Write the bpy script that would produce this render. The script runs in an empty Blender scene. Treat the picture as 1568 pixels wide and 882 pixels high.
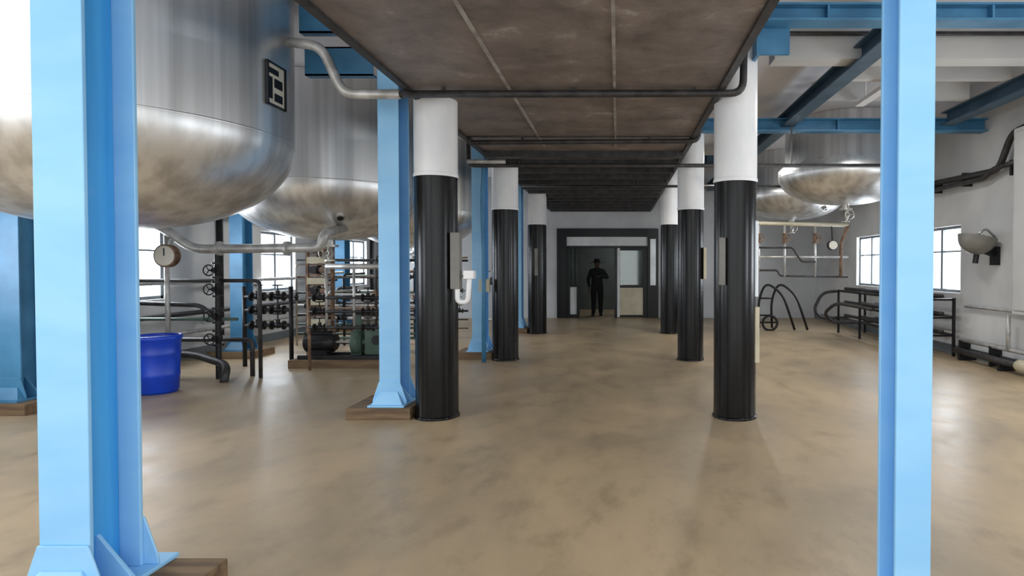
import bpy, math, random
from mathutils import Vector, Matrix
random.seed(7)
scene = bpy.context.scene
scene.view_settings.view_transform = 'Standard'
scene.view_settings.look = 'None'

# ------------------------------------------------------------ materials
def lin(c):
    return tuple(((v/12.92) if v <= 0.04045 else ((v+0.055)/1.055)**2.4) for v in [x/255 for x in c])
def mat(name, col, rough=0.5, metal=0.0, col2=None, scale=(3,3,3), detail=5, rvar=0.0, bump=0.0, bscale=30, coat=0.0, lo=0.35, hi=0.65, spec=0.5):
    m = bpy.data.materials.new(name); m.use_nodes = True
    nt = m.node_tree; b = nt.nodes['Principled BSDF']
    c = lin(col)+(1,)
    b.inputs['Base Color'].default_value = c
    b.inputs['Roughness'].default_value = rough
    b.inputs['Metallic'].default_value = metal
    b.inputs['Coat Weight'].default_value = coat
    b.inputs['Specular IOR Level'].default_value = spec
    tc = nt.nodes.new('ShaderNodeTexCoord'); mp = nt.nodes.new('ShaderNodeMapping')
    mp.inputs['Scale'].default_value = scale
    nt.links.new(tc.outputs['Object'], mp.inputs['Vector'])
    n = nt.nodes.new('ShaderNodeTexNoise'); n.inputs['Scale'].default_value = 1.0; n.inputs['Detail'].default_value = detail
    nt.links.new(mp.outputs[0], n.inputs['Vector'])
    r = nt.nodes.new('ShaderNodeValToRGB')
    r.color_ramp.elements[0].position = lo; r.color_ramp.elements[1].position = hi
    c2 = lin(col2)+(1,) if col2 else tuple(v*0.85 for v in c[:3])+(1,)
    r.color_ramp.elements[0].color = c2; r.color_ramp.elements[1].color = c
    nt.links.new(n.outputs['Fac'], r.inputs['Fac']); nt.links.new(r.outputs['Color'], b.inputs['Base Color'])
    if rvar:
        mr = nt.nodes.new('ShaderNodeMapRange')
        mr.inputs['From Min'].default_value=0.3; mr.inputs['From Max'].default_value=0.7
        mr.inputs['To Min'].default_value=max(0.03,rough-rvar); mr.inputs['To Max'].default_value=rough+rvar
        nt.links.new(n.outputs['Fac'], mr.inputs['Value']); nt.links.new(mr.outputs[0], b.inputs['Roughness'])
    if bump:
        n2 = nt.nodes.new('ShaderNodeTexNoise'); n2.inputs['Scale'].default_value = bscale; n2.inputs['Detail'].default_value=4
        nt.links.new(tc.outputs['Object'], n2.inputs['Vector'])
        bp = nt.nodes.new('ShaderNodeBump'); bp.inputs['Strength'].default_value = bump; bp.inputs['Distance'].default_value=0.01
        nt.links.new(n2.outputs['Fac'], bp.inputs['Height']); nt.links.new(bp.outputs[0], b.inputs['Normal'])
    return m
M = {}
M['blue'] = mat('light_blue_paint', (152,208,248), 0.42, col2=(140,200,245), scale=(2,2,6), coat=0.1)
M['blueweb'] = mat('web_blue_shaded', (76,172,238), 0.42, col2=(62,162,232), scale=(30,30,1), coat=0.1)  # same blue deepened: shade of the recessed web put into its colour
M['bluebeam'] = mat('beam_blue_paint', (74,136,176), 0.5, col2=(56,114,152), scale=(3,3,3))
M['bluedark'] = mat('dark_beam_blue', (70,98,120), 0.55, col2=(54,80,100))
M['black'] = mat('black_gloss_paint', (12,12,13), 0.26, col2=(7,7,8), scale=(25,25,1.2), rvar=0.05, bump=0.04, bscale=8, spec=.3)
M['white'] = mat('white_gloss_paint', (240,240,240), 0.4, col2=(226,227,230), scale=(4,4,2))
def steelmat(name, c1, c2, rough):
    m=bpy.data.materials.new(name); m.use_nodes=True; nt=m.node_tree; b=nt.nodes['Principled BSDF']; b.inputs['Metallic'].default_value=.88
    tc=nt.nodes.new('ShaderNodeTexCoord'); L=nt.links
    def noise(sc,det):
        mp=nt.nodes.new('ShaderNodeMapping'); mp.inputs['Scale'].default_value=sc; n=nt.nodes.new('ShaderNodeTexNoise'); n.inputs['Scale'].default_value=1; n.inputs['Detail'].default_value=det
        L.new(tc.outputs['Object'],mp.inputs['Vector']); L.new(mp.outputs[0],n.inputs['Vector']); return n
    a=noise((7,7,.10),5); f=noise((60,60,1.0),3); wv=noise((5,5,.15),2)
    r=nt.nodes.new('ShaderNodeValToRGB'); r.color_ramp.elements[0].color=lin(c2)+(1,); r.color_ramp.elements[1].color=lin(c1)+(1,); r.color_ramp.elements[0].position=.35; r.color_ramp.elements[1].position=.6
    L.new(a.outputs['Fac'],r.inputs['Fac']); L.new(r.outputs[0],b.inputs['Base Color'])
    mr=nt.nodes.new('ShaderNodeMapRange'); mr.inputs['To Min'].default_value=rough-.05; mr.inputs['To Max'].default_value=rough+.07; L.new(a.outputs['Fac'],mr.inputs['Value']); L.new(mr.outputs[0],b.inputs['Roughness'])
    bp=nt.nodes.new('ShaderNodeBump'); bp.inputs['Strength'].default_value=.10; bp.inputs['Distance'].default_value=.004; L.new(f.outputs['Fac'],bp.inputs['Height'])
    b2=nt.nodes.new('ShaderNodeBump'); b2.inputs['Strength'].default_value=.22; b2.inputs['Distance'].default_value=.02; L.new(wv.outputs['Fac'],b2.inputs['Height']); L.new(bp.outputs[0],b2.inputs['Normal']); L.new(b2.outputs[0],b.inputs['Normal'])
    return m
M['steel'] = steelmat('brushed_stainless',(238,238,237),(204,203,201),.36)
M['steel2'] = mat('dull_stainless', (205,202,196), 0.36, .9, col2=(168,164,158), scale=(5,5,5), rvar=0.06)
M['pipe'] = mat('galvanised_pipe', (205,203,200), 0.4, 0.4, col2=(168,166,162), scale=(9,9,9))
M['dpipe'] = mat('dark_pipe', (66,64,64), 0.5, 0.2, col2=(44,42,42), scale=(9,9,9))
M['iron'] = mat('cast_iron_black', (30,30,32), 0.5, 0.2, col2=(18,18,20), scale=(12,12,12))
M['rust'] = mat('rusty_fitting', (140,112,88), 0.7, 0.1, col2=(92,70,55), scale=(15,15,15))
M['cream'] = mat('cream_enamel', (205,196,172), 0.5, col2=(185,176,150))
M['boxgrey'] = mat('grey_switch_enamel', (128,126,120), 0.5, col2=(110,108,102))
M['greenm'] = mat('machine_green', (82,104,92), 0.5, col2=(60,84,72))
M['wood'] = mat('plinth_wood', (132,108,80), 0.75, col2=(98,78,58), scale=(2,20,20), bump=0.3, bscale=20)
M['barrel'] = mat('blue_hdpe', (10,70,205), 0.35, col2=(8,58,180))
def sofmat():
    m=bpy.data.materials.new('stained_soffit_board'); m.use_nodes=True; nt=m.node_tree; b=nt.nodes['Principled BSDF']; L=nt.links
    tc=nt.nodes.new('ShaderNodeTexCoord')
    n=nt.nodes.new('ShaderNodeTexNoise'); n.inputs['Scale'].default_value=2.2; n.inputs['Detail'].default_value=12; n.inputs['Roughness'].default_value=.72; n.inputs['Distortion'].default_value=.3
    L.new(tc.outputs['Object'],n.inputs['Vector'])
    r=nt.nodes.new('ShaderNodeValToRGB'); e=r.color_ramp.elements; e[0].position=.3; e[0].color=lin((88,80,77))+(1,); e[1].position=.60; e[1].color=lin((134,122,116))+(1,)
    q=e.new(.70); q.color=lin((178,170,164))+(1,)
    L.new(n.outputs['Fac'],r.inputs['Fac']); L.new(r.outputs[0],b.inputs['Base Color']); b.inputs['Roughness'].default_value=.5
    w=nt.nodes.new('ShaderNodeTexNoise'); w.inputs['Scale'].default_value=14; w.inputs['Detail'].default_value=6
    L.new(tc.outputs['Object'],w.inputs['Vector'])
    bp=nt.nodes.new('ShaderNodeBump'); bp.inputs['Strength'].default_value=.4; bp.inputs['Distance'].default_value=.01; L.new(w.outputs['Fac'],bp.inputs['Height']); L.new(bp.outputs[0],b.inputs['Normal'])
    return m
M['sof']=sofmat()
M['seam'] = mat('seam_strip', (170,165,160), 0.5, col2=(130,124,118), scale=(6,6,6))
M['conc'] = mat('white_plaster', (208,208,206), 0.8, col2=(188,189,190), scale=(1,1,1), bump=0.15, bscale=18)
M['ceil'] = mat('ceiling_paint', (230,230,235), 0.8, col2=(216,216,224), scale=(.8,.8,.8))
M['wallf'] = mat('far_wall_plaster', (208,210,212), 0.75, col2=(190,192,194), scale=(1,1,1))
def floormat():
    m=bpy.data.materials.new('worn_tan_floor'); m.use_nodes=True; nt=m.node_tree; b=nt.nodes['Principled BSDF']; L=nt.links
    tc=nt.nodes.new('ShaderNodeTexCoord')
    def noise(sc,det,rg=.5,dist=0):
        mp=nt.nodes.new('ShaderNodeMapping'); mp.inputs['Scale'].default_value=sc
        n=nt.nodes.new('ShaderNodeTexNoise'); n.inputs['Scale'].default_value=1; n.inputs['Detail'].default_value=det; n.inputs['Roughness'].default_value=rg; n.inputs['Distortion'].default_value=dist
        L.new(tc.outputs['Object'],mp.inputs['Vector']); L.new(mp.outputs[0],n.inputs['Vector']); return n
    a=noise((.7,.45,1),8,.6,.4); d=noise((4,2.2,1),10,.7)
    r=nt.nodes.new('ShaderNodeValToRGB'); e=r.color_ramp.elements; e[0].position=.34; e[0].color=lin((150,134,110))+(1,); e[1].position=.64; e[1].color=lin((186,163,130))+(1,)
    L.new(a.outputs['Fac'],r.inputs['Fac'])
    r2=nt.nodes.new('ShaderNodeValToRGB'); e=r2.color_ramp.elements; e[0].position=.28; e[0].color=(.62,.60,.58,1); e[1].position=.5; e[1].color=(1,1,1,1)
    L.new(d.outputs['Fac'],r2.inputs['Fac'])
    mx=nt.nodes.new('ShaderNodeMixRGB'); mx.blend_type='MULTIPLY'; mx.inputs[0].default_value=.7; L.new(r.outputs[0],mx.inputs[1]); L.new(r2.outputs[0],mx.inputs[2]); L.new(mx.outputs[0],b.inputs['Base Color'])
    mr=nt.nodes.new('ShaderNodeMapRange'); mr.inputs['From Min'].default_value=.3; mr.inputs['From Max'].default_value=.7; mr.inputs['To Min'].default_value=.32; mr.inputs['To Max'].default_value=.46; L.new(d.outputs['Fac'],mr.inputs['Value']); L.new(mr.outputs[0],b.inputs['Roughness'])
    bp=nt.nodes.new('ShaderNodeBump'); bp.inputs['Strength'].default_value=.06; bp.inputs['Distance'].default_value=.01; L.new(d.outputs['Fac'],bp.inputs['Height']); L.new(bp.outputs[0],b.inputs['Normal'])
    return m
M['floor']=floormat()
M['frame'] = mat('dark_door_frame', (14,15,18), 0.3, 0.0, spec=.35)
M['wframe'] = mat('window_frame_grey', (105,112,116), 0.5)
M['alu'] = mat('aluminium', (190,194,196), 0.3, 0.7)
M['transom'] = mat('transom_white', (220,223,223), 0.5)
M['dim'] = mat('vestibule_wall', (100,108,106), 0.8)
M['cloth'] = mat('dark_cloth', (24,25,30), 0.9, bump=0.2, bscale=60)
M['skin'] = mat('brown_skin', (88,62,48), 0.6)
M['hat'] = mat('dark_felt', (22,21,22), 0.9)
M['plate'] = mat('nameplate_black', (16,16,18), 0.4)
M['dial'] = mat('dial_face', (222,216,200), 0.4)
M['outside'] = mat('yard_ground', (150,150,140), 0.9)
def glassmat(name, tint, fac):
    m = bpy.data.materials.new(name); m.use_nodes=True; nt=m.node_tree; nt.nodes.clear()
    o=nt.nodes.new('ShaderNodeOutputMaterial'); mx=nt.nodes.new('ShaderNodeMixShader'); t=nt.nodes.new('ShaderNodeBsdfTransparent'); g=nt.nodes.new('ShaderNodeBsdfGlossy')
    t.inputs[0].default_value=tint+(1,); g.inputs['Roughness'].default_value=0.05; mx.inputs[0].default_value=fac
    nt.links.new(t.outputs[0],mx.inputs[1]); nt.links.new(g.outputs[0],mx.inputs[2]); nt.links.new(mx.outputs[0],o.inputs[0]); return m
M['glass'] = glassmat('clear_pane',(0.95,0.97,1.0),0.06)
M['dglass'] = glassmat('door_pane',(0.75,0.82,0.8),0.10)

# ------------------------------------------------------------ mesh builder
class MB:
    def __init__(s): s.v=[]; s.f=[]; s.m=[]; s.sm=[]; s.mats=[]
    def mi(s,k):
        if k not in s.mats: s.mats.append(k)
        return s.mats.index(k)
    def add(s,vs,fs,k,smooth=False,mx=None):
        o=len(s.v); i=s.mi(k)
        for p in vs:
            p=Vector(p); s.v.append(mx@p if mx else p)
        for f in fs: s.f.append([o+a for a in f]); s.m.append(i); s.sm.append(smooth)
    def box(s,x0,x1,y0,y1,z0,z1,k,mx=None):
        vs=[(x0,y0,z0),(x1,y0,z0),(x1,y1,z0),(x0,y1,z0),(x0,y0,z1),(x1,y0,z1),(x1,y1,z1),(x0,y1,z1)]
        s.add(vs,[(0,3,2,1),(4,5,6,7),(0,1,5,4),(1,2,6,5),(2,3,7,6),(3,0,4,7)],k,mx=mx)
    def frust(s,b,t,z0,z1,k):
        vs=[(b[0],b[2],z0),(b[1],b[2],z0),(b[1],b[3],z0),(b[0],b[3],z0),(t[0],t[2],z1),(t[1],t[2],z1),(t[1],t[3],z1),(t[0],t[3],z1)]
        s.add(vs,[(0,3,2,1),(4,5,6,7),(0,1,5,4),(1,2,6,5),(2,3,7,6),(3,0,4,7)],k)
    def lathe(s,prof,c,k,seg=32,axis='Z',mx=None,cap=True):
        vs=[];fs=[]; n=len(prof)
        for r,h in prof:
            for j in range(seg):
                a=2*math.pi*j/seg; x,y=r*math.cos(a),r*math.sin(a)
                if axis=='Z': vs.append((x,y,h))
                elif axis=='X': vs.append((h,x,y))
                else: vs.append((y,h,x))
        for i in range(n-1):
            for j in range(seg):
                a=i*seg+j; b=i*seg+(j+1)%seg; fs.append((a,b,b+seg,a+seg))
        T=Matrix.Translation(Vector(c)); 
        if mx: T=T@mx
        s.add(vs,fs,k,True,T)
        if cap:
            s.add(vs[:seg],[tuple(range(seg))[::-1]],k,False,T); s.add(vs[-seg:],[tuple(range(seg))],k,False,T)
    def cyl(s,p0,p1,r,k,seg=16,r2=None):
        p0=Vector(p0);p1=Vector(p1);d=p1-p0;L=d.length
        q=d.to_track_quat('Z','Y').to_matrix().to_4x4()
        s.lathe([(r,0),(r if r2 is None else r2,L)],p0,k,seg,mx=q)
    def tube(s,pts,r,k,seg=10,fil=None):
        pts=[Vector(p) for p in pts]; fil=fil if fil is not None else r*3
        path=[pts[0]]
        for i in range(1,len(pts)-1):
            a,b,c=pts[i-1],pts[i],pts[i+1]
            f=min(fil,(a-b).length*.45,(c-b).length*.45)
            p=b+(a-b).normalized()*f; q=b+(c-b).normalized()*f
            for t in [0,.2,.4,.6,.8,1]:
                path.append(p*(1-t)**2+b*2*t*(1-t)+q*t*t)
        path.append(pts[-1])
        vs=[];fs=[]; up=None
        for i,p in enumerate(path):
            if i==0: t=path[1]-p
            elif i==len(path)-1: t=p-path[i-1]
            else: t=(path[i+1]-p).normalized()+(p-path[i-1]).normalized()
            t.normalize()
            if up is None:
                up=Vector((0,0,1)) if abs(t.z)<.9 else Vector((1,0,0))
            up=(up-t*up.dot(t)).normalized(); w=t.cross(up)
            for j in range(seg):
                a=2*math.pi*j/seg; vs.append(p+up*math.cos(a)*r+w*math.sin(a)*r)
        for i in range(len(path)-1):
            for j in range(seg):
                a=i*seg+j;b=i*seg+(j+1)%seg; fs.append((a,b,b+seg,a+seg))
        n=len(path); fs.append(tuple(range(seg))[::-1]); fs.append(tuple(range((n-1)*seg,n*seg)))
        s.add(vs,fs,k,True)
    def torus(s,c,R,r,k,axis='Z',seg=24,sg=8):
        vs=[];fs=[]
        for i in range(seg):
            a=2*math.pi*i/seg
            for j in range(sg):
                b=2*math.pi*j/sg; rr=R+r*math.cos(b); x,y,z=rr*math.cos(a),rr*math.sin(a),r*math.sin(b)
                vs.append({'Z':(x,y,z),'X':(z,x,y),'Y':(x,z,y)}[axis])
        for i in range(seg):
            i2=(i+1)%seg
            for j in range(sg):
                fs.append((i*sg+j,i2*sg+j,i2*sg+(j+1)%sg,i*sg+(j+1)%sg))
        s.add(vs,fs,k,True,Matrix.Translation(Vector(c)))
    def valve(s,c,axis='X',r=.04,k='iron',wheel=True):
        c=Vector(c); e={'X':Vector((1,0,0)),'Y':Vector((0,1,0)),'Z':Vector((0,0,1))}[axis]
        for q in (-1,1): s.cyl(c+e*q*r*2.4,c+e*q*r*3.0,r*2,k,16)
        s.cyl(c-e*r*2.4,c,r*.9,k,12,r*1.5); s.cyl(c,c+e*r*2.4,r*1.5,k,12,r*.9)
        up=Vector((0,0,1)) if axis!='Z' else Vector((0,-1,0))
        s.cyl(c,c+up*r*2.6,r*.9,k,12); s.cyl(c+up*r*2.6,c+up*r*5,r*.3,k,8)
        if wheel:
            s.torus(c+up*r*5,r*2,r*.25,k,'Z' if axis!='Z' else 'Y',16,6)
            for a in range(3):
                d=Vector((math.cos(a*2.1),math.sin(a*2.1),0)) if axis!='Z' else Vector((math.cos(a*2.1),0,math.sin(a*2.1)))
                s.cyl(c+up*r*5,c+up*r*5+d*r*2,r*.18,k,6)
    def build(s,name,bevel=0,parent=None):
        me=bpy.data.meshes.new(name); me.from_pydata([tuple(v) for v in s.v],[],s.f)
        for k in s.mats: me.materials.append(M[k])
        me.polygons.foreach_set('material_index',s.m); me.polygons.foreach_set('use_smooth',s.sm); me.update()
        o=bpy.data.objects.new(name,me); scene.collection.objects.link(o)
        if bevel:
            b=o.modifiers.new('bevel','BEVEL'); b.width=bevel; b.segments=2; b.limit_method='ANGLE'; b.angle_limit=math.radians(50)
        if parent: o.parent=parent
        return o

XL,XR,YF,YB,HC=-7.0,5.76,17.5,-1.5,4.1
# ------------------------------------------------------------ room shell
m=MB(); m.box(XL-.25,XR+.25,YB,YF+3.6,-.15,0,'floor'); m.build('floor')
m=MB(); m.box(XL-.25,XR+.25,YB,YF+.25,HC,HC+.2,'ceil'); m.build('ceiling')
def sidewall(name,x0,x1,wins,z0,z1):
    m=MB(); y=YB
    for a,b in wins:
        m.box(x0,x1,y,a,0,HC,'conc'); m.box(x0,x1,a,b,0,z0,'conc'); m.box(x0,x1,a,b,z1,HC,'conc'); y=b
    m.box(x0,x1,y,YF+.25,0,HC,'conc'); m.build(name)
LW=[(1.0,2.2),(4.5,5.7),(8.2,9.35),(11.8,13.05),(15.5,16.75)]  # second opening is out of view, added to let in light
RW=[(2.0,3.4),(6.0,7.3),(10.1,11.6),(13.2,14.5)]  # second opening lies off frame, put in for its light
sidewall('wall_left',XL-.25,XL,LW,1.0,2.2); sidewall('wall_right',XR,XR+.25,RW,1.05,2.2)
wn=0
for (ws,x,z0,z1) in ((LW,XL-.12,1.0,2.2),(RW,XR+.12,1.05,2.2)):
    for a,b in ws:
        wn+=1; m=MB(); t=.05
        m.box(x-.04,x+.04,a,a+t,z0,z1,'wframe'); m.box(x-.04,x+.04,b-t,b,z0,z1,'wframe')
        m.box(x-.04,x+.04,a,b,z0,z0+t,'wframe'); m.box(x-.04,x+.04,a,b,z1-t,z1,'wframe')
        m.box(x-.03,x+.03,(a+b)/2-.03,(a+b)/2+.03,z0,z1,'wframe')
        zz=z0+(z1-z0)*.62; m.box(x-.02,x+.02,a,b,zz-.012,zz+.012,'wframe')
        m.box(x-.004,x+.004,a,b,z0,z1,'glass')
        m.build('window_%d'%wn)
dx0,dx1,dz=-1.77,1.18,2.60
m=MB(); m.box(XL,dx0,YF,YF+.25,0,HC,'wallf'); m.box(dx1,XR,YF,YF+.25,0,HC,'wallf'); m.box(dx0,dx1,YF,YF+.25,dz,HC,'wallf'); m.build('wall_far')
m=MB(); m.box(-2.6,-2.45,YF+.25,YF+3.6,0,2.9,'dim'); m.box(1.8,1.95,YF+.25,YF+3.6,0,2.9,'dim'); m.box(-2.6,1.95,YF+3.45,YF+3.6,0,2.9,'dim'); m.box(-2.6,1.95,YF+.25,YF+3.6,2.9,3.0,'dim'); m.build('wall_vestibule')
for side,x0,x1 in (('left',XL,XL+.03),('right',XR-.03,XR)):
    m=MB(); m.box(x0,x1,YB,YF,0,.16,'wframe'); m.build('baseboard_'+side)
m=MB(); y0,y1=YF-.06,YF+.2
m.box(dx0,dx0+.28,y0,y1,0,dz,'frame'); m.box(dx1-.32,dx1,y0,y1,0,dz,'frame'); m.box(dx0+.28,dx1-.32,y0,y1,dz-.24,dz,'frame')
m.box(-1.49,.86,YF-.02,YF+.1,2.1,2.36,'transom'); m.box(-1.49,.86,YF-.03,YF+.14,2.04,2.1,'frame')
m.box(-.10,-.02,YF+.02,YF+.14,0,2.04,'frame')
m.box(-1.49,-1.40,YF+.02,YF+.14,0,2.04,'frame'); m.box(-1.2,-1.12,YF+.02,YF+.14,0,2.04,'frame')
m.box(-1.40,-1.2,YF+.06,YF+.1,.1,.9,'transom'); m.box(-1.4,-1.2,YF+.02,YF+.14,0,.1,'frame'); m.box(-1.40,-1.2,YF+.07,YF+.08,.9,2.04,'dglass'); m.box(-1.40,-1.2,YF+.03,YF+.12,.9,.95,'frame')
m.box(-.02,.06,YF+.03,YF+.13,0.02,2.04,'transom'); m.box(.74,.86,YF+.02,YF+.13,0,2.04,'frame')
m.box(.06,.74,YF+.05,YF+.11,.08,.88,'cream'); m.box(.06,.74,YF+.03,YF+.13,.02,.08,'frame'); m.box(.06,.74,YF+.03,YF+.13,.88,.96,'frame'); m.box(.06,.74,YF+.03,YF+.13,1.97,2.04,'frame')
m.box(.06,.74,YF+.07,YF+.08,.96,1.97,'dglass'); m.cyl((.12,YF,.95),(.12,YF,1.2),.012,'alu'); m.cyl((.12,YF,1.0),(.12,YF+.04,1.0),.01,'alu');m.cyl((.12,YF,1.16),(.12,YF+.04,1.16),.01,'alu')
m.box(dx1-.24,dx1-.08,YF-.075,YF-.06,.95,2.3,'alu')  # bright strip standing in for a reflection on the right door frame
m.build('door_1',.006)

# ------------------------------------------------------------ soffit
m=MB(); zs=3.14
m.box(-1.93,.95,1.6,YF-.02,zs,zs+.22,'sof')
for x in (-1.0,-.03): m.box(x-.013,x+.013,1.6,8.2,zs-.012,zs+.0,'seam')
m.box(-1.96,-1.90,1.6,YF-.02,zs-.03,zs+.24,'dpipe'); m.box(.92,.98,1.6,YF-.02,zs-.03,zs+.24,'dpipe')
for y in (5.75,7.6): m.box(-1.9,.92,y-.015,y+.015,zs-.012,zs,'dpipe')
y=8.6
while y<17.2:
    m.box(-1.9,.92,y-.05,y+.05,zs-.09,zs,'dpipe'); y+=.7
m.build('platform_soffit')

m=MB(); m.tube([(-2.0,5.55,3.082),(1.15,5.55,3.09),(1.16,5.55,3.62)],.035,'dpipe',12,.12)
for x in (-1.6,-.4,.7): m.box(x-.015,x+.015,5.53,5.57,3.09,3.14,'dpipe')
m.tube([(-3.03,5.55,3.56),(-2.72,5.55,3.52),(-2.52,5.55,3.08),(-2.0,5.55,3.082)],.045,'pipe',12,.12)
m.build('overhead_pipe')
m=MB(); m.tube([(-1.85,7.6,3.12),(-1.88,7.6,3.06),(1.02,7.6,3.08),(1.03,7.6,3.5)],.03,'dpipe',12,.1)
for x in (-1.2,.4): m.box(x-.015,x+.015,7.58,7.62,3.07,3.14,'dpipe')
m.build('overhead_pipe')
m=MB(); m.tube([(-2.28,9.2,3.5),(-2.28,9.2,3.04),(4.1,9.2,3.04)],.03,'dpipe',12,.1); m.tube([(-2.28,9.14,3.09),(-1.7,9.14,3.09)],.035,'pipe')
for x in (-1.5,.3): m.box(x-.015,x+.015,9.18,9.22,3.04,3.14,'dpipe')
m.box(2.64,2.66,9.19,9.21,3.05,3.68,'dpipe')
m.build('overhead_pipe')
m=MB(); m.tube([(-1.8,11.2,2.99),(3.2,11.2,2.99)],.025,'dpipe')
for x in (-1.5,.3): m.box(x-.015,x+.015,11.19,11.21,3.0,3.14,'dpipe')
m.build('overhead_pipe')

# ------------------------------------------------------------ blue steel columns
def column(name,x0,x1,y0,y1,top,bw=.24,pl=None,k='blue',kw='blueweb',zb=.13,foot=True):
    m=MB(); tf=.02; xc=(x0+x1)/2; yc=(y0+y1)/2
    if not foot: zb=.03
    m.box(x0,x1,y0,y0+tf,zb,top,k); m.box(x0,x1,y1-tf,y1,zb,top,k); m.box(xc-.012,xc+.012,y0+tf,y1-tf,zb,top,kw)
    e=bw*.5
    if foot:
        m.box(xc-e-.06,xc+e+.06,y0-.12,y1+.12,zb-.02,zb,k)
        for yy in (y0-.012,y1):
            vs=[(x0,yy,zb+.22),(x1,yy,zb+.22),(xc+e+.05,yy,zb+.03),(xc+e+.05,yy,zb),(xc-e-.05,yy,zb),(xc-e-.05,yy,zb+.03)]
            vs2=[(a,b+.012,c) for a,b,c in vs]
            m.add(vs+vs2,[(0,5,4,3,2,1),(6,7,8,9,10,11)]+[(i,(i+1)%6,(i+1)%6+6,i+6) for i in range(6)],k)
        m.frust((x0-.05,x1+.05,y0-.09,y0),(x0+.02,x1-.02,y0-.02,y0),zb,zb+.12,k)
        for xx,sg in ((x1,1),(x0,-1)):
            m.frust((min(xc,xx+sg*.08),max(xc,xx+sg*.08),yc-.01,yc+.01),(min(xc,xc+sg*.02),max(xc,xc+sg*.02),yc-.01,yc+.01),zb,zb+.2,k)
        if pl: m.box(pl[0],pl[1],pl[2],pl[3],0,zb-.02,'wood')
    else:
        m.box(x0-.06,x1+.06,y0-.06,y1+.06,0,.03,k)
    m.box(x0-.02,x1+.02,y0-.02,y1+.02,top-.02,top,k)
    return m.build(name,.004)
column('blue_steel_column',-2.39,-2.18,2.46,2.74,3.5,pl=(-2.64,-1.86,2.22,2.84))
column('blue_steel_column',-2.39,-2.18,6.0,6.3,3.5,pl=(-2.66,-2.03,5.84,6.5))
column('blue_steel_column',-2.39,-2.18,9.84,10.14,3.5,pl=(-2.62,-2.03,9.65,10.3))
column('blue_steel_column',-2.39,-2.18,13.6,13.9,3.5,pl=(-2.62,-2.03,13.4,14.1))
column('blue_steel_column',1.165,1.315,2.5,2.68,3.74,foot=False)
for y in (6.2,9.9,13.6):
    column('blue_steel_column',-6.4,-6.18,y,y+.28,3.5,pl=(-6.65,-5.95,y-.2,y+.5),k='bluebeam',kw='bluebeam')

def ibeam(name,a,b,w,h,k='bluebeam'):
    a=Vector(a);b=Vector(b);m=MB(); t=.02
    if abs(a.x-b.x)>abs(a.y-b.y):
        x0,x1=min(a.x,b.x),max(a.x,b.x);y=a.y;z=a.z
        m.box(x0,x1,y-w/2,y+w/2,z,z+t,k);m.box(x0,x1,y-w/2,y+w/2,z+h-t,z+h,k);m.box(x0,x1,y-.01,y+.01,z+t,z+h-t,k)
        x=x0+.6
        while x<x1: m.box(x-.01,x+.01,y-w/2+.01,y+w/2-.01,z+t,z+h-t,k); x+=1.5
    else:
        y0,y1=min(a.y,b.y),max(a.y,b.y);x=a.x;z=a.z
        m.box(x-w/2,x+w/2,y0,y1,z,z+t,k);m.box(x-w/2,x+w/2,y0,y1,z+h-t,z+h,k);m.box(x-.01,x+.01,y0,y1,z+t,z+h-t,k)
    return m.build(name)
def channel(name,x0,x1,y,z,h,k):
    m=MB(); m.box(x0,x1,y,y+.015,z,z+h,k); m.box(x0,x1,y,y+.1,z,z+.015,k); m.box(x0,x1,y,y+.1,z+h-.015,z+h,k); m.build(name)
ibeam('blue_roof_beam',(-2.285,1.5,3.5),(-2.285,17.4,3.5),.2,.25)
channel('blue_roof_beam',-3.08,-2.41,5.95,3.38,.28,'bluebeam')
channel('blue_roof_beam',-3.08,-1.98,5.85,3.76,.30,'bluebeam')
ibeam('blue_roof_beam',(-6.29,1.5,3.5),(-6.29,17.4,3.5),.2,.3)
ibeam('blue_roof_beam',(1.32,5.6,3.74),(5.74,5.6,3.74),.2,.16)
ibeam('blue_roof_beam',(1.32,9.45,3.6),(5.74,9.45,3.6),.2,.2,'bluebeam')
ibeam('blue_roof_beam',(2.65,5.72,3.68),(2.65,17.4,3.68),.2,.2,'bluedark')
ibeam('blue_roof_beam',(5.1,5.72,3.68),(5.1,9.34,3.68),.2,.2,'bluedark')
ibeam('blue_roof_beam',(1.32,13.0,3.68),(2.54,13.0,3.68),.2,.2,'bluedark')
ibeam('blue_roof_beam',(1.2,2.0,3.76),(1.2,17.4,3.76),.2,.2,'bluebeam')
m=MB(); m.box(1.32,1.62,5.70,5.74,3.5,3.74,'bluebeam'); m.box(1.30,1.33,5.66,5.9,3.48,3.74,'bluebeam'); m.build('beam_bracket')
m=MB(); m.box(1.7,XR,6.55,6.8,3.75,HC,'conc'); m.tube([(1.72,6.5,3.8),(1.74,6.5,4.0),(5.7,6.5,4.0)],.025,'dpipe'); m.build('trim_1')
for y in (7.6,8.5):
    m=MB(); m.box(2.8,4.95,y,y+.12,3.86,HC,'conc'); m.build('trim_%d'%(2 if y<8 else 3))

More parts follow.
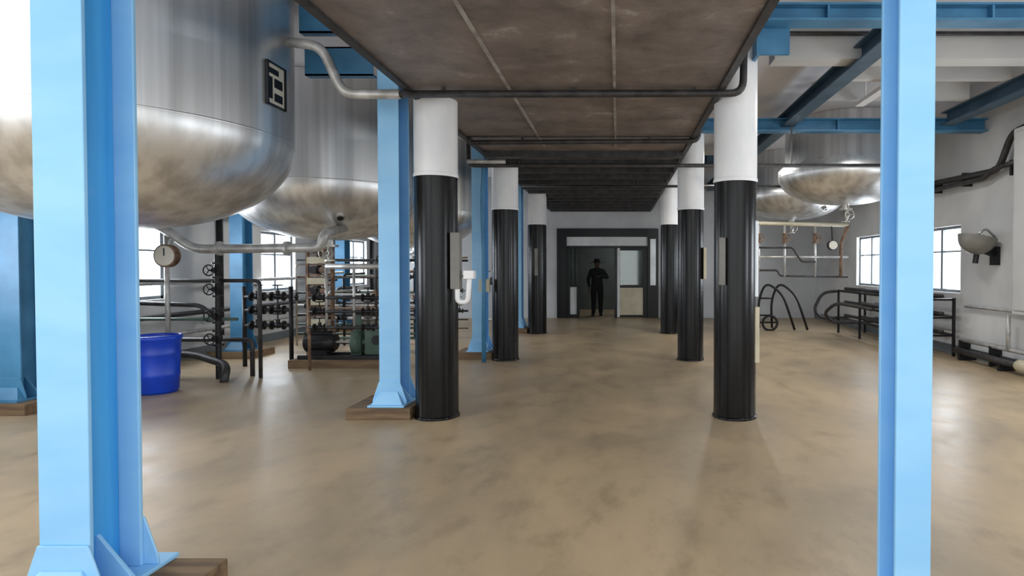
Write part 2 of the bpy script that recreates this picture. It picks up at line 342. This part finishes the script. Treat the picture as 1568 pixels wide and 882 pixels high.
# ------------------------------------------------------------ round pillars
def pillar(x,y,top,zsplit):
    m=MB(); R=.208
    m.lathe([(R,0),(R,zsplit-.003)],(x,y,0),'black',28,cap=False)
    m.lathe([(R+.012,0),(R+.012,.02),(R,.03)],(x,y,0),'black',28)
    m.lathe([(R+.004,zsplit),(R+.004,top)],(x,y,0),'white',28)
    m.lathe([(R+.006,0),(R+.012,.02),(R+.006,.04)],(x,y,zsplit-.02),'white',28,cap=False)
    return m
pz=[(6.0,2.40),(9.66,2.42),(13.5,2.45)]
m=pillar(-1.81,6.0,3.14,2.40)
m.box(-1.63,-1.54,5.84,5.95,1.28,1.83,'boxgrey'); m.tube([(-1.57,5.88,1.30),(-1.57,5.88,1.15),(-1.47,5.88,1.15),(-1.45,5.88,1.42)],.025,'white')
m.box(-1.5,-1.4,5.83,5.93,1.38,1.46,'white')
m.build('round_pillar',.004)
m=pillar(1.17,6.0,3.74,2.35)
m.box(.98,1.04,5.80,5.86,1.32,1.78,'boxgrey'); m.box(1.35,1.395,5.9,5.99,.55,1.1,'cream'); m.box(1.345,1.38,5.9,5.98,1.2,1.95,'alu')
m.build('round_pillar',.004)
for x,t in ((-1.81,3.14),(1.17,3.74)):
    for y,z in pz[1:]:
        m=pillar(x,y,t,z)
        if x>0 and y<12: m.box(x+.19,x+.235,y-.14,y-.05,1.3,1.8,'cream')
        if y>12 and x<0: m.box(x-.03,x+.04,y-.225,y-.2,1.3,1.9,'boxgrey')
        m.build('round_pillar',.004)

# ------------------------------------------------------------ tanks
def tank(x,y,R,zb,zs,top=HC-.005,jacket=0,plate=False,valve=True):
    m=MB(); H=zs-zb; prof=[(0.001,0)]
    for i in range(1,25):
        a=math.pi/2*i/24; prof.append((R*math.sin(a)**.88,H*(1-math.cos(a)**1.05)))
    prof[-1]=(R,H)
    prof.append((R,H+.02))
    if jacket: prof+= [(R,H+jacket),(R-.12,H+jacket+.12),(R-.12,top-zb)]
    else: prof+= [(R,top-zb)]
    m.lathe(prof,(x,y,zb),'steel',96,cap=False)
    m.lathe([(R+.0005,0),(R+.003,.006),(R+.003,.012),(R+.0005,.018)],(x,y,zs-.01),'steel',96,cap=False)
    m.cyl((x,y,zb+.02),(x,y,zb-.10),.07,'steel2'); m.cyl((x,y,zb-.07),(x,y,zb-.10),.12,'steel2')
    if valve: m.valve((x,y,zb-.2),'Z',.04,'steel2')
    rr=.80; a=math.radians(-58); t=math.asin(rr)
    p=Vector((x+R*rr*math.cos(a),y+R*rr*math.sin(a),zb+H*(1-math.cos(t)))); 
    d=Vector((math.cos(a)*.6,math.sin(a)*.6,-.8)).normalized()
    m.cyl(p-d*.1,p+d*.06,.05,'steel2'); m.cyl(p+d*.045,p+d*.06,.06,'steel2'); m.cyl(p+d*.06,p+d*.064,.04,'iron')
    if plate:
        a=math.radians(1); n=Vector((math.cos(a),math.sin(a),0)); t=Vector((-math.sin(a),math.cos(a),0))
        mx=Matrix(((t.x,n.x,0,x+n.x*(R+.008)),(t.y,n.y,0,y+n.y*(R+.008)),(0,0,1,3.10),(0,0,0,1)))
        for bx in ((-.15,.15,-.01,.012,-.19,-.175),(-.15,.15,-.01,.012,.175,.19),(-.15,-.13,-.01,.012,-.19,.19),(.13,.15,-.01,.012,-.19,.19)): m.box(*bx,'plate',mx=mx)
        m.box(-.13,.13,-.01,.0,-.175,.175,'dial',mx=mx)
        m.box(-.11,.04,0,.003,.09,.14,'plate',mx=mx); m.box(-.03,.10,0,.003,-.02,.06,'plate',mx=mx); m.box(-.11,-.06,0,.003,-.13,.06,'plate',mx=mx); m.box(-.03,.10,0,.003,-.14,-.07,'plate',mx=mx)
    return m.build('stainless_tank')
tank(-4.44,5.34,1.40,1.84,2.66,plate=True,valve=False)
tank(-4.40,9.2,1.38,1.90,2.66)
tank(-4.40,13.1,1.38,1.90,2.66)
tank(4.12,10.9,1.18,2.62,3.12,jacket=.12)
tank(4.10,14.2,1.18,2.60,3.12,jacket=.12)

# ------------------------------------------------------------ left process piping
m=MB()
m.tube([(-6.78,8.0,2.15),(-6.1,8.0,2.05),(-5.65,8.0,1.73),(-3.95,8.0,1.75),(-3.9,8.0,1.95),(-3.9,8.6,2.05)],.06,'pipe',14,.15)
for x in (-5.3,-4.4): m.cyl((x-.02,8.0,1.74),(x+.02,8.0,1.74),.095,'pipe',20)
m.cyl((-5.91,7.93,1.64),(-5.91,7.84,1.64),.15,'rust',24); m.cyl((-5.91,7.84,1.64),(-5.91,7.83,1.64),.13,'dial',24); m.cyl((-5.91,7.9,1.64),(-5.91,8.0,1.9),.015,'steel2'); m.box(-5.915,-5.905,7.82,7.83,1.64,1.74,'plate')
m.tube([(-6.0,8.0,2.0),(-6.0,8.0,0)],.03,'pipe')
m.build('transfer_pipe')
m=MB()
m.cyl((-5.33,8.0,0),(-5.33,8.0,1.66),.035,'iron')
for z in (1.45,1.2,.85,.55): m.valve((-5.33,8.0,z),'Z',.035,'iron')
m.tube([(-6.78,8.05,1.31),(-4.8,8.05,1.31),(-4.8,8.05,0)],.025,'dpipe')
m.tube([(-6.78,8.05,1.02),(-5.6,8.05,.98),(-5.33,8.05,.75)],.03,'dpipe')
m.tube([(-6.78,8.2,.5),(-5.0,8.2,.5),(-5.0,8.2,0)],.03,'dpipe'); m.tube([(-6.78,8.2,.78),(-5.2,8.2,.78)],.022,'greenm')
m.tube([(-6.78,8.3,.3),(-5.7,8.1,.3),(-5.15,7.9,.2),(-5.1,7.75,0)],.05,'dpipe')
m.build('valve_stand')
m=MB()
for z in (.62,.85,1.05): 
    m.tube([(-5.6,9.0,z),(-4.9,9.0,z)],.028,'dpipe'); m.tube([(-4.45,8.65,z),(-3.4,8.65,z)],.024,'dpipe')
    for x in (-5.4,-5.1): m.valve((x,9.0,z),'X',.034,'iron')
    for x in (-4.3,-3.6): m.valve((x,8.65,z),'X',.028,'iron')
for x in (-5.6,-4.9): m.tube([(x,9.0,0),(x,9.0,1.2)],.03,'iron')
for x in (-4.45,-3.4): m.tube([(x,8.65,0),(x,8.65,1.15)],.022,'rust')
for x in (-4.2,-3.8): m.tube([(x,8.65,.62),(x,8.65,1.5)],.02,'pipe')
m.tube([(-4.2,8.65,1.5),(-3.4,8.65,1.5),(-3.1,8.65,1.52)],.04,'pipe')
m.build('valve_manifold')
m=MB()
for x in (-4.96,-4.56): m.box(x-.02,x+.02,9.58,9.63,0,1.85,'rust')
for i in range(10):
    z=.2+i*.165; m.box(-4.96,-4.56,9.59,9.62,z,z+.025,'rust')
    if i%2==0: m.box(-4.92,-4.62,9.5,9.59,z+.03,z+.13,'cream')
    else: m.cyl((-4.83,9.59,z+.09),(-4.83,9.5,z+.09),.06,'iron'); m.cyl((-4.68,9.59,z+.09),(-4.68,9.5,z+.09),.05,'rust')
m.build('meter_rack')
m=MB()
m.box(-4.85,-3.3,8.8,9.45,0,.12,'wood'); m.box(-4.75,-3.5,8.87,8.93,.12,.18,'iron'); m.box(-4.75,-3.5,9.2,9.27,.12,.18,'iron')
m.lathe([(.12,0),(.15,.02),(.15,.4),(.12,.45)],(-4.7,9.05,.36),'iron',24,'X')
for i in range(10):
    a=i*math.pi/5; m.box(-4.66,-4.3,-.006,.006,.15,.172,'iron',mx=Matrix.Translation((0,9.05,.36))@Matrix.Rotation(a,4,'X'))
m.box(-4.6,-4.35,8.95,9.15,.16,.25,'iron'); m.cyl((-4.25,9.05,.36),(-4.0,9.05,.36),.03,'steel2')
m.lathe([(.1,0),(.19,.03),(.19,.13),(.1,.16)],(-4.0,9.05,.36),'greenm',24,'X'); m.box(-4.0,-3.85,8.98,9.12,.17,.3,'greenm'); m.cyl((-3.92,9.05,.5),(-3.92,9.05,.8),.05,'greenm'); m.cyl((-3.84,9.05,.36),(-3.6,9.05,.36),.05,'greenm'); m.cyl((-3.92,9.05,.78),(-3.92,9.05,.81),.09,'iron')
m.box(-3.78,-3.4,8.95,9.3,.18,.55,'greenm'); m.cyl((-3.6,8.95,.4),(-3.6,8.93,.4),.07,'iron')
m.build('transfer_pump',.008)
m=MB()
for i,z in enumerate((.45,.75,1.25,2.4,2.7)):
    m.tube([(-6.87,1,z),(-6.87,17.2,z)],.03+.01*(i%2),['pipe','dpipe','pipe','dpipe','pipe'][i])
for y in (3,7,10.5,14,17): m.box(-7.0,-6.9,y-.02,y+.02,.3,2.8,'iron')
m.build('wall_pipe_bank')
for y,xs in ((10.7,(-5.4,-5.15,-4.3,-3.9,-3.5)),(11.4,(-6.1,-5.6,-5.2,-4.6,-4.1)),(12.4,(-5.8,-5.0,-4.2,-3.5))):
    m=MB()
    for j,x in enumerate(xs):
        h=random.uniform(1.0,1.75); k=random.choice(['dpipe','dpipe','rust','iron','steel2'])
        m.tube([(x,y,0),(x,y,h),(x+.4,y,h+.02)],random.uniform(.016,.03),k); m.valve((x,y,h*.6),'Z',.024,random.choice(['iron','rust']))
    for z in (.22,.4,.58,.75,1.0,1.3,1.62):
        k=random.choice(['pipe','dpipe','rust','dpipe','greenm']); m.tube([(xs[0],y+.03,z),(xs[-1]+.4,y+.03,z)],random.uniform(.013,.024),k); m.valve((random.choice(xs)+.22,y+.03,z),'X',.024,'iron')
    m.build('process_pipework')
m=MB()
m.tube([(-6.78,7.0,1.78),(-6.3,7.0,1.80),(-5.95,7.0,1.80),(-5.95,7.0,1.45)],.09,'pipe',16); m.cyl((-5.95,7.0,1.45),(-5.95,7.0,0),.05,'pipe')
m.tube([(-6.78,7.1,1.2),(-5.85,7.1,1.2),(-5.85,7.1,0)],.03,'dpipe'); m.tube([(-6.78,7.1,.75),(-6.1,7.1,.75),(-6.1,7.1,0)],.035,'iron'); m.valve((-6.45,7.1,.75),'X',.04)
m.build('process_pipework')

m=MB(); bx,by=-5.5,7.15
m.lathe([(.001,.001),(.20,0),(.215,.03),(.225,.2),(.232,.22),(.225,.24),(.235,.45),(.242,.47),(.235,.49),(.24,.62),(.255,.64),(.255,.68),(.235,.685),(.23,.66),(.21,.05),(0.001,.05)],(bx,by,0),'barrel',40,cap=False)
m.build('plastic_barrel')

m=MB()
for x,k in ((-2.95,'cream'),(-2.75,'rust')): m.tube([(x,12.4,0),(x,12.4,3.4)],.04,k)
m.tube([(-2.95,12.4,1.2),(-2.5,12.4,1.2),(-2.5,12.4,.4),(-2.95,12.4,.4)],.03,'pipe'); m.valve((-2.72,12.4,1.2),'X',.04)
m.build('riser_pipes')
m=MB(); m.tube([(-2.1,9.4,3.1),(-2.1,9.4,2.95),(-2.12,9.4,2.6),(-2.1,9.4,1.2),(-2.1,9.4,0)],.035,'bluebeam'); m.box(-2.18,-2.02,9.42,9.52,1.1,1.3,'cream'); m.build('blue_riser_pipe')

# ------------------------------------------------------------ right side
m=MB()
for x in (3.0,3.55,4.2):
    m.tube([(x,12.8,2.4),(x,12.8,1.28)],.025,'pipe'); m.valve((x,12.8,2.1),'Z',.035,'rust')
m.tube([(2.8,12.8,1.7),(4.9,12.8,1.7)],.025,'pipe'); m.tube([(2.8,12.8,2.42),(4.9,12.8,2.38)],.04,'cream'); m.tube([(4.9,12.8,2.38),(4.75,12.8,2.0),(4.75,12.8,1.28)],.035,'rust')
m.tube([(2.8,12.8,1.42),(3.4,12.8,1.42),(3.45,12.8,1.3),(4.9,12.8,1.28)],.022,'dpipe'); m.tube([(2.8,12.8,0),(2.8,12.8,2.42)],.025,'dpipe')
m.tube([(3.0,12.75,1.9),(3.7,12.75,1.9),(3.9,12.75,1.6),(4.2,12.75,1.6)],.02,'dpipe')
m.cyl((4.55,12.78,1.95),(4.55,12.70,1.95),.11,'iron',20); m.cyl((4.55,12.70,1.95),(4.55,12.69,1.95),.09,'dial',20); m.cyl((4.55,12.74,1.95),(4.55,12.8,2.38),.015,'iron')
m.build('drain_pipework')
m=MB()
for x in (3.35,3.65):
    m.tube([(x,14.2,.05),(x-.05,14.1,.7),(x+.1,14.0,1.15),(x+.5,14.0,.85),(x+.78,14.0,.02)],.028,'iron',10,.35)
for z in (.35,.75): m.tube([(3.32,14.15,z),(3.65,14.15,z)],.02,'iron')
m.torus((3.55,14.0,.18),.17,.03,'iron','Y'); m.cyl((3.33,14.15,.18),(3.78,14.15,.18),.02,'iron')
m.build('hand_truck')
m=MB()
for x in (5.0,5.6):
    for y in (10.0,11.2,12.4,13.6): m.box(x-.02,x+.02,y-.02,y+.02,0,.98,'iron')
for z in (.35,.65,.95):
    for x in (5.0,5.6): m.tube([(x,10.0,z),(x,13.6,z)],.025,'iron')
    for y in (10.0,11.2,12.4,13.6): m.tube([(5.0,y,z),(5.6,y,z)],.02,'iron')
    for q in range(3): m.tube([(5.12+q*.17,10.1,z+.055),(5.12+q*.17,13.5-q*.4,z+.055)],.035,['dpipe','iron','dpipe'][q])
m.tube([(5.0,13.6,.95),(4.7,13.8,.9),(4.5,13.8,.5),(4.7,13.8,.3),(5.0,13.6,.35)],.035,'dpipe',10,.2)
m.tube([(5.0,11.8,.65),(4.8,12.0,.7),(4.5,12.4,.75),(4.4,12.8,.5),(4.6,12.9,.3),(5.0,12.4,.35)],.035,'dpipe',10,.2)
m.build('pipe_storage_rack')
m=MB()
m.tube([(5.62,10.9,2.98),(5.62,8.9,2.92),(5.62,8.6,3.4),(5.62,7.4,3.5)],.05,'dpipe'); m.tube([(5.6,10.9,2.85),(5.6,9.2,2.85),(5.6,9.0,2.95),(5.6,8.4,2.98)],.04,'dpipe')
for y in (8.6,9.8,10.7): m.box(5.6,5.76,y-.02,y+.02,2.8,3.02,'iron')
m.build('wall_pipe_bank')
m=MB(); m.tube([(5.5,8.1,.14),(5.5,9.8,.14)],.05,'dpipe'); m.tube([(5.62,7.2,.3),(5.62,9.85,.3)],.03,'pipe')
m.lathe([(.03,-.12),(.06,-.1),(.085,-.05),(.085,.05),(.06,.1),(.03,.12)],(5.5,8.15,.14),'cream',20,'Y')
for y in (8.6,9.6): m.box(5.46,5.76,y-.03,y+.03,0,.10,'iron')
for y in (7.4,9.0,9.8): m.box(5.58,5.76,y-.02,y+.02,.0,.3,'iron')
m.tube([(5.6,8.6,.8),(5.6,8.6,.3)],.03,'pipe'); m.tube([(5.70,7.0,.85),(5.70,9.85,.85)],.025,'pipe')
m.build('floor_pipe')
m=MB(); rm=Matrix.Rotation(math.radians(12),4,'Y')
prof=[(.001,-.25)]+[(.26*math.sin(math.radians(a)),-.25*math.cos(math.radians(a))) for a in range(12,91,8)]+[(.27,.0),(.27,.02),(.25,.02)]+[(.24*math.sin(math.radians(a)),-.23*math.cos(math.radians(a))) for a in range(85,4,-10)]+[(.001,-.23)]
m.lathe(prof,(5.47,9.15,1.93),'boxgrey',32,mx=rm,cap=False)
m.cyl((5.50,9.15,1.75),(5.76,9.15,1.66),.035,'iron'); m.box(5.72,5.76,9.05,9.25,1.52,1.8,'iron'); m.cyl((5.46,9.15,1.68),(5.44,9.15,1.55),.04,'iron'); m.tube([(5.74,9.15,1.95),(5.6,9.15,2.08),(5.46,9.15,1.98)],.018,'alu')
m.build('eyewash_basin')
m=MB(); m.box(5.48,XR,7.85,8.35,.84,3.4,'conc'); m.box(5.46,5.48,7.9,8.3,.9,3.34,'conc'); m.box(5.45,5.462,7.95,7.98,1.9,2.1,'alu'); m.build('wall_cabinet',.01)
m=MB(); m.box(1.55,2.3,17.0,17.45,.05,.95,'greenm'); m.box(1.6,1.9,16.98,17.0,.12,.88,'cream'); m.box(1.95,2.25,16.98,17.0,.12,.88,'cream'); m.box(1.52,2.33,16.97,17.47,.95,.98,'alu'); 
for x in (1.58,2.22): m.box(x,x+.05,17.02,17.07,0,.05,'iron'); m.box(x,x+.05,17.38,17.43,0,.05,'iron')
m.build('low_cabinet')

# ------------------------------------------------------------ man
par=bpy.data.objects.new('standing_man',None); scene.collection.objects.link(par)
mxp,myp=-.63,18.25
par.location=(mxp,myp,0)
def skin(name,verts,edges,radii,k,root=0,sub=2):
    me=bpy.data.meshes.new(name); me.from_pydata(verts,edges,[]); o=bpy.data.objects.new(name,me); scene.collection.objects.link(o)
    s=o.modifiers.new('skin','SKIN'); me.materials.append(M[k])
    for i,r in enumerate(radii):
        sv=me.skin_vertices[0].data[i]; sv.radius=(r if isinstance(r,tuple) else (r,r)); sv.use_root=(i==root)
    ss=o.modifiers.new('sub','SUBSURF'); ss.levels=sub; ss.render_levels=sub; o.parent=par; return o
V=[(0,0,.90),(0,.01,1.05),(0,.0,1.22),(0,0,1.36),(0,-.005,1.45),(0,-.01,1.50),
   (.18,0,1.36),(.33,-.03,1.15),(.15,-.24,1.20),
   (-.18,0,1.36),(-.27,0,1.10),(-.23,-.10,.86),
   (.10,0,.84),(.11,-.02,.48),(.11,.02,.10),(.12,-.12,.045),
   (-.10,0,.84),(-.10,-.01,.48),(-.11,.03,.10),(-.13,-.11,.045)]
E=[(0,1),(1,2),(2,3),(3,4),(4,5),(3,6),(6,7),(7,8),(3,9),(9,10),(10,11),(0,12),(12,13),(13,14),(14,15),(0,16),(16,17),(17,18),(18,19)]
R=[(.19,.13),(.18,.12),(.19,.13),(.17,.11),.06,.05,.08,.06,.042,.08,.06,.042,.115,.085,.065,.04,.115,.085,.065,.04]
skin('body',V,E,R,'cloth')
h=MB()
prof=[(.001,-.115),(.04,-.11),(.058,-.085),(.068,-.05),(.075,0),(.077,.04),(.068,.08),(.045,.105),(.001,.115)]
h.lathe(prof,(0,-.02,1.59),'skin',20,cap=False)
h.cyl((0,-.01,1.44),(0,-.015,1.53),.05,'skin'); h.cyl((0,-.10,1.565),(0,-.085,1.61),.014,'skin',8,.006)
for sx in (-1,1):
    h.lathe([(.001,-.012),(.01,0),(.001,.012)],(sx*.028,-.088,1.60),'plate',8,cap=False); h.box(sx*.075-.008,sx*.075+.008,-.03,0,1.565,1.615,'skin'); h.box(sx*.028-.016,sx*.028+.016,-.094,-.088,1.617,1.623,'plate')
h.box(-.022,.022,-.091,-.085,1.535,1.541,'rust')
o=h.build('head'); o.parent=par
h=MB(); h.lathe([(.21,.0),(.215,.008),(.11,.02),(.10,.05),(.09,.10),(.06,.115),(.001,.115)],(0,-.015,1.62),'hat',28,cap=False); h.lathe([(.21,0),(.08,0)],(0,-.015,1.62),'hat',28,cap=False); o=h.build('hat'); o.parent=par
def hand(base,dirv,side,name):
    base=Vector(base); d=Vector(dirv).normalized(); w=d.cross(Vector((0,0,1))).normalized() if abs(d.z)<.9 else Vector((0,1,0)); n=w.cross(d)
    vs=[base,base+d*.05,base+d*.085]; ed=[(0,1),(1,2)]; rd=[.024,(.034,.018),(.034,.016)]
    skin(name+'_palm',[tuple(v) for v in vs],ed,rd,'skin',0,1)
    for i,L in enumerate((.065,.075,.07,.055)):
        o=(i-1.5)*.019; p=base+d*.075+w*o; skin(name+'_finger_%d'%(i+1),[tuple(p),tuple(p+d*L*.5-n*.006),tuple(p+d*L-n*.025)],[(0,1),(1,2)],[.0095,.009,.0075],'skin',0,1)
    p=base+d*.03+w*side*.028; skin(name+'_thumb',[tuple(p),tuple(p+d*.03+w*side*.02),tuple(p+d*.055+w*side*.022-n*.01)],[(0,1),(1,2)],[.011,.0105,.009],'skin',0,1)
hand((.135,-.25,1.20),(-1,-.25,.05),1,'hand_a'); hand((-.23,-.105,.85),(0.05,-.2,-1),-1,'hand_b')
for sx in (.115,-.12):
    h=MB(); h.frust((sx-.05,sx+.05,-.20,.08),(sx-.035,sx+.035,-.12,.06),0,.09,'hat'); o=h.build('shoe',.015); o.parent=par

# ------------------------------------------------------------ outside, world, lights
m=MB(); m.box(-30,XL-.3,-10,30,-.3,-.2,'outside'); m.build('ground_outside'); m=MB(); m.box(XR+.3,30,-10,30,-.3,-.2,'outside'); m.build('ground_outside')
w=bpy.data.worlds.new('World'); scene.world=w; w.use_nodes=True
bg=w.node_tree.nodes['Background']; bg.inputs[0].default_value=(.95,.98,1,1); bg.inputs[1].default_value=2.25
def area(name,loc,size,power,rot,col=(1,1,1)):
    l=bpy.data.lights.new(name,'AREA'); l.shape='RECTANGLE'; l.size,l.size_y=size; l.energy=power; l.color=col
    o=bpy.data.objects.new(name,l); o.location=loc; o.rotation_euler=rot; scene.collection.objects.link(o)
for a,b in LW: area('window_daylight',(XL-.3,(a+b)/2,1.65),(1.2,1.15),100,(0,math.radians(-90),0),(.95,.98,1))
for a,b in RW: area('window_daylight',(XR+.3,(a+b)/2,1.65),(1.2,1.15),85,(0,math.radians(90),0),(.95,.98,1))
for (x,y,z) in ((3.4,3.5,3.95),(3.4,7.9,3.75),(2.2,11.6,3.6),(-4.4,3.3,3.6),(-4.4,11.15,3.6)):  # added fill lamps with invented fixtures; no such lights known here
    m=MB()
    if x<0:
        m.box(x-.6,x+.6,y-.06,y+.06,z,z+.05,'white'); m.box(x-.4,x-.38,y-.01,y+.01,z+.05,HC-.002,'white'); m.box(x+.38,x+.4,y-.01,y+.01,z+.05,HC-.002,'white'); m.build('added_strip_fixture'); area('fill_strip_lamp',(x,y,z-.01),(1.15,.1),45,(0,0,0),(1,.98,.94)); continue
    m.box(x-.06,x+.06,y-.6,y+.6,z,z+.05,'white'); m.box(x-.01,x+.01,y-.4,y-.38,z+.05,HC-.002,'white'); m.box(x-.01,x+.01,y+.38,y+.4,z+.05,HC-.002,'white'); m.build('added_strip_fixture')
    area('fill_strip_lamp',(x,y,z-.01),(.1,1.15),45,(0,0,0),(1,.98,.94))
area('vestibule_lamp',(.3,19.6,2.85),(.8,.8),16,(0,0,0))

cam=bpy.data.cameras.new('camera'); co=bpy.data.objects.new('camera',cam); scene.collection.objects.link(co)
co.location=(0,0,1.5); co.rotation_euler=(math.radians(90-1.1),0,0)
cam.sensor_width=36; cam.lens=920/1568*36; cam.shift_x=-162/1568; cam.shift_y=-15.3/1568; cam.clip_end=200
scene.camera=co
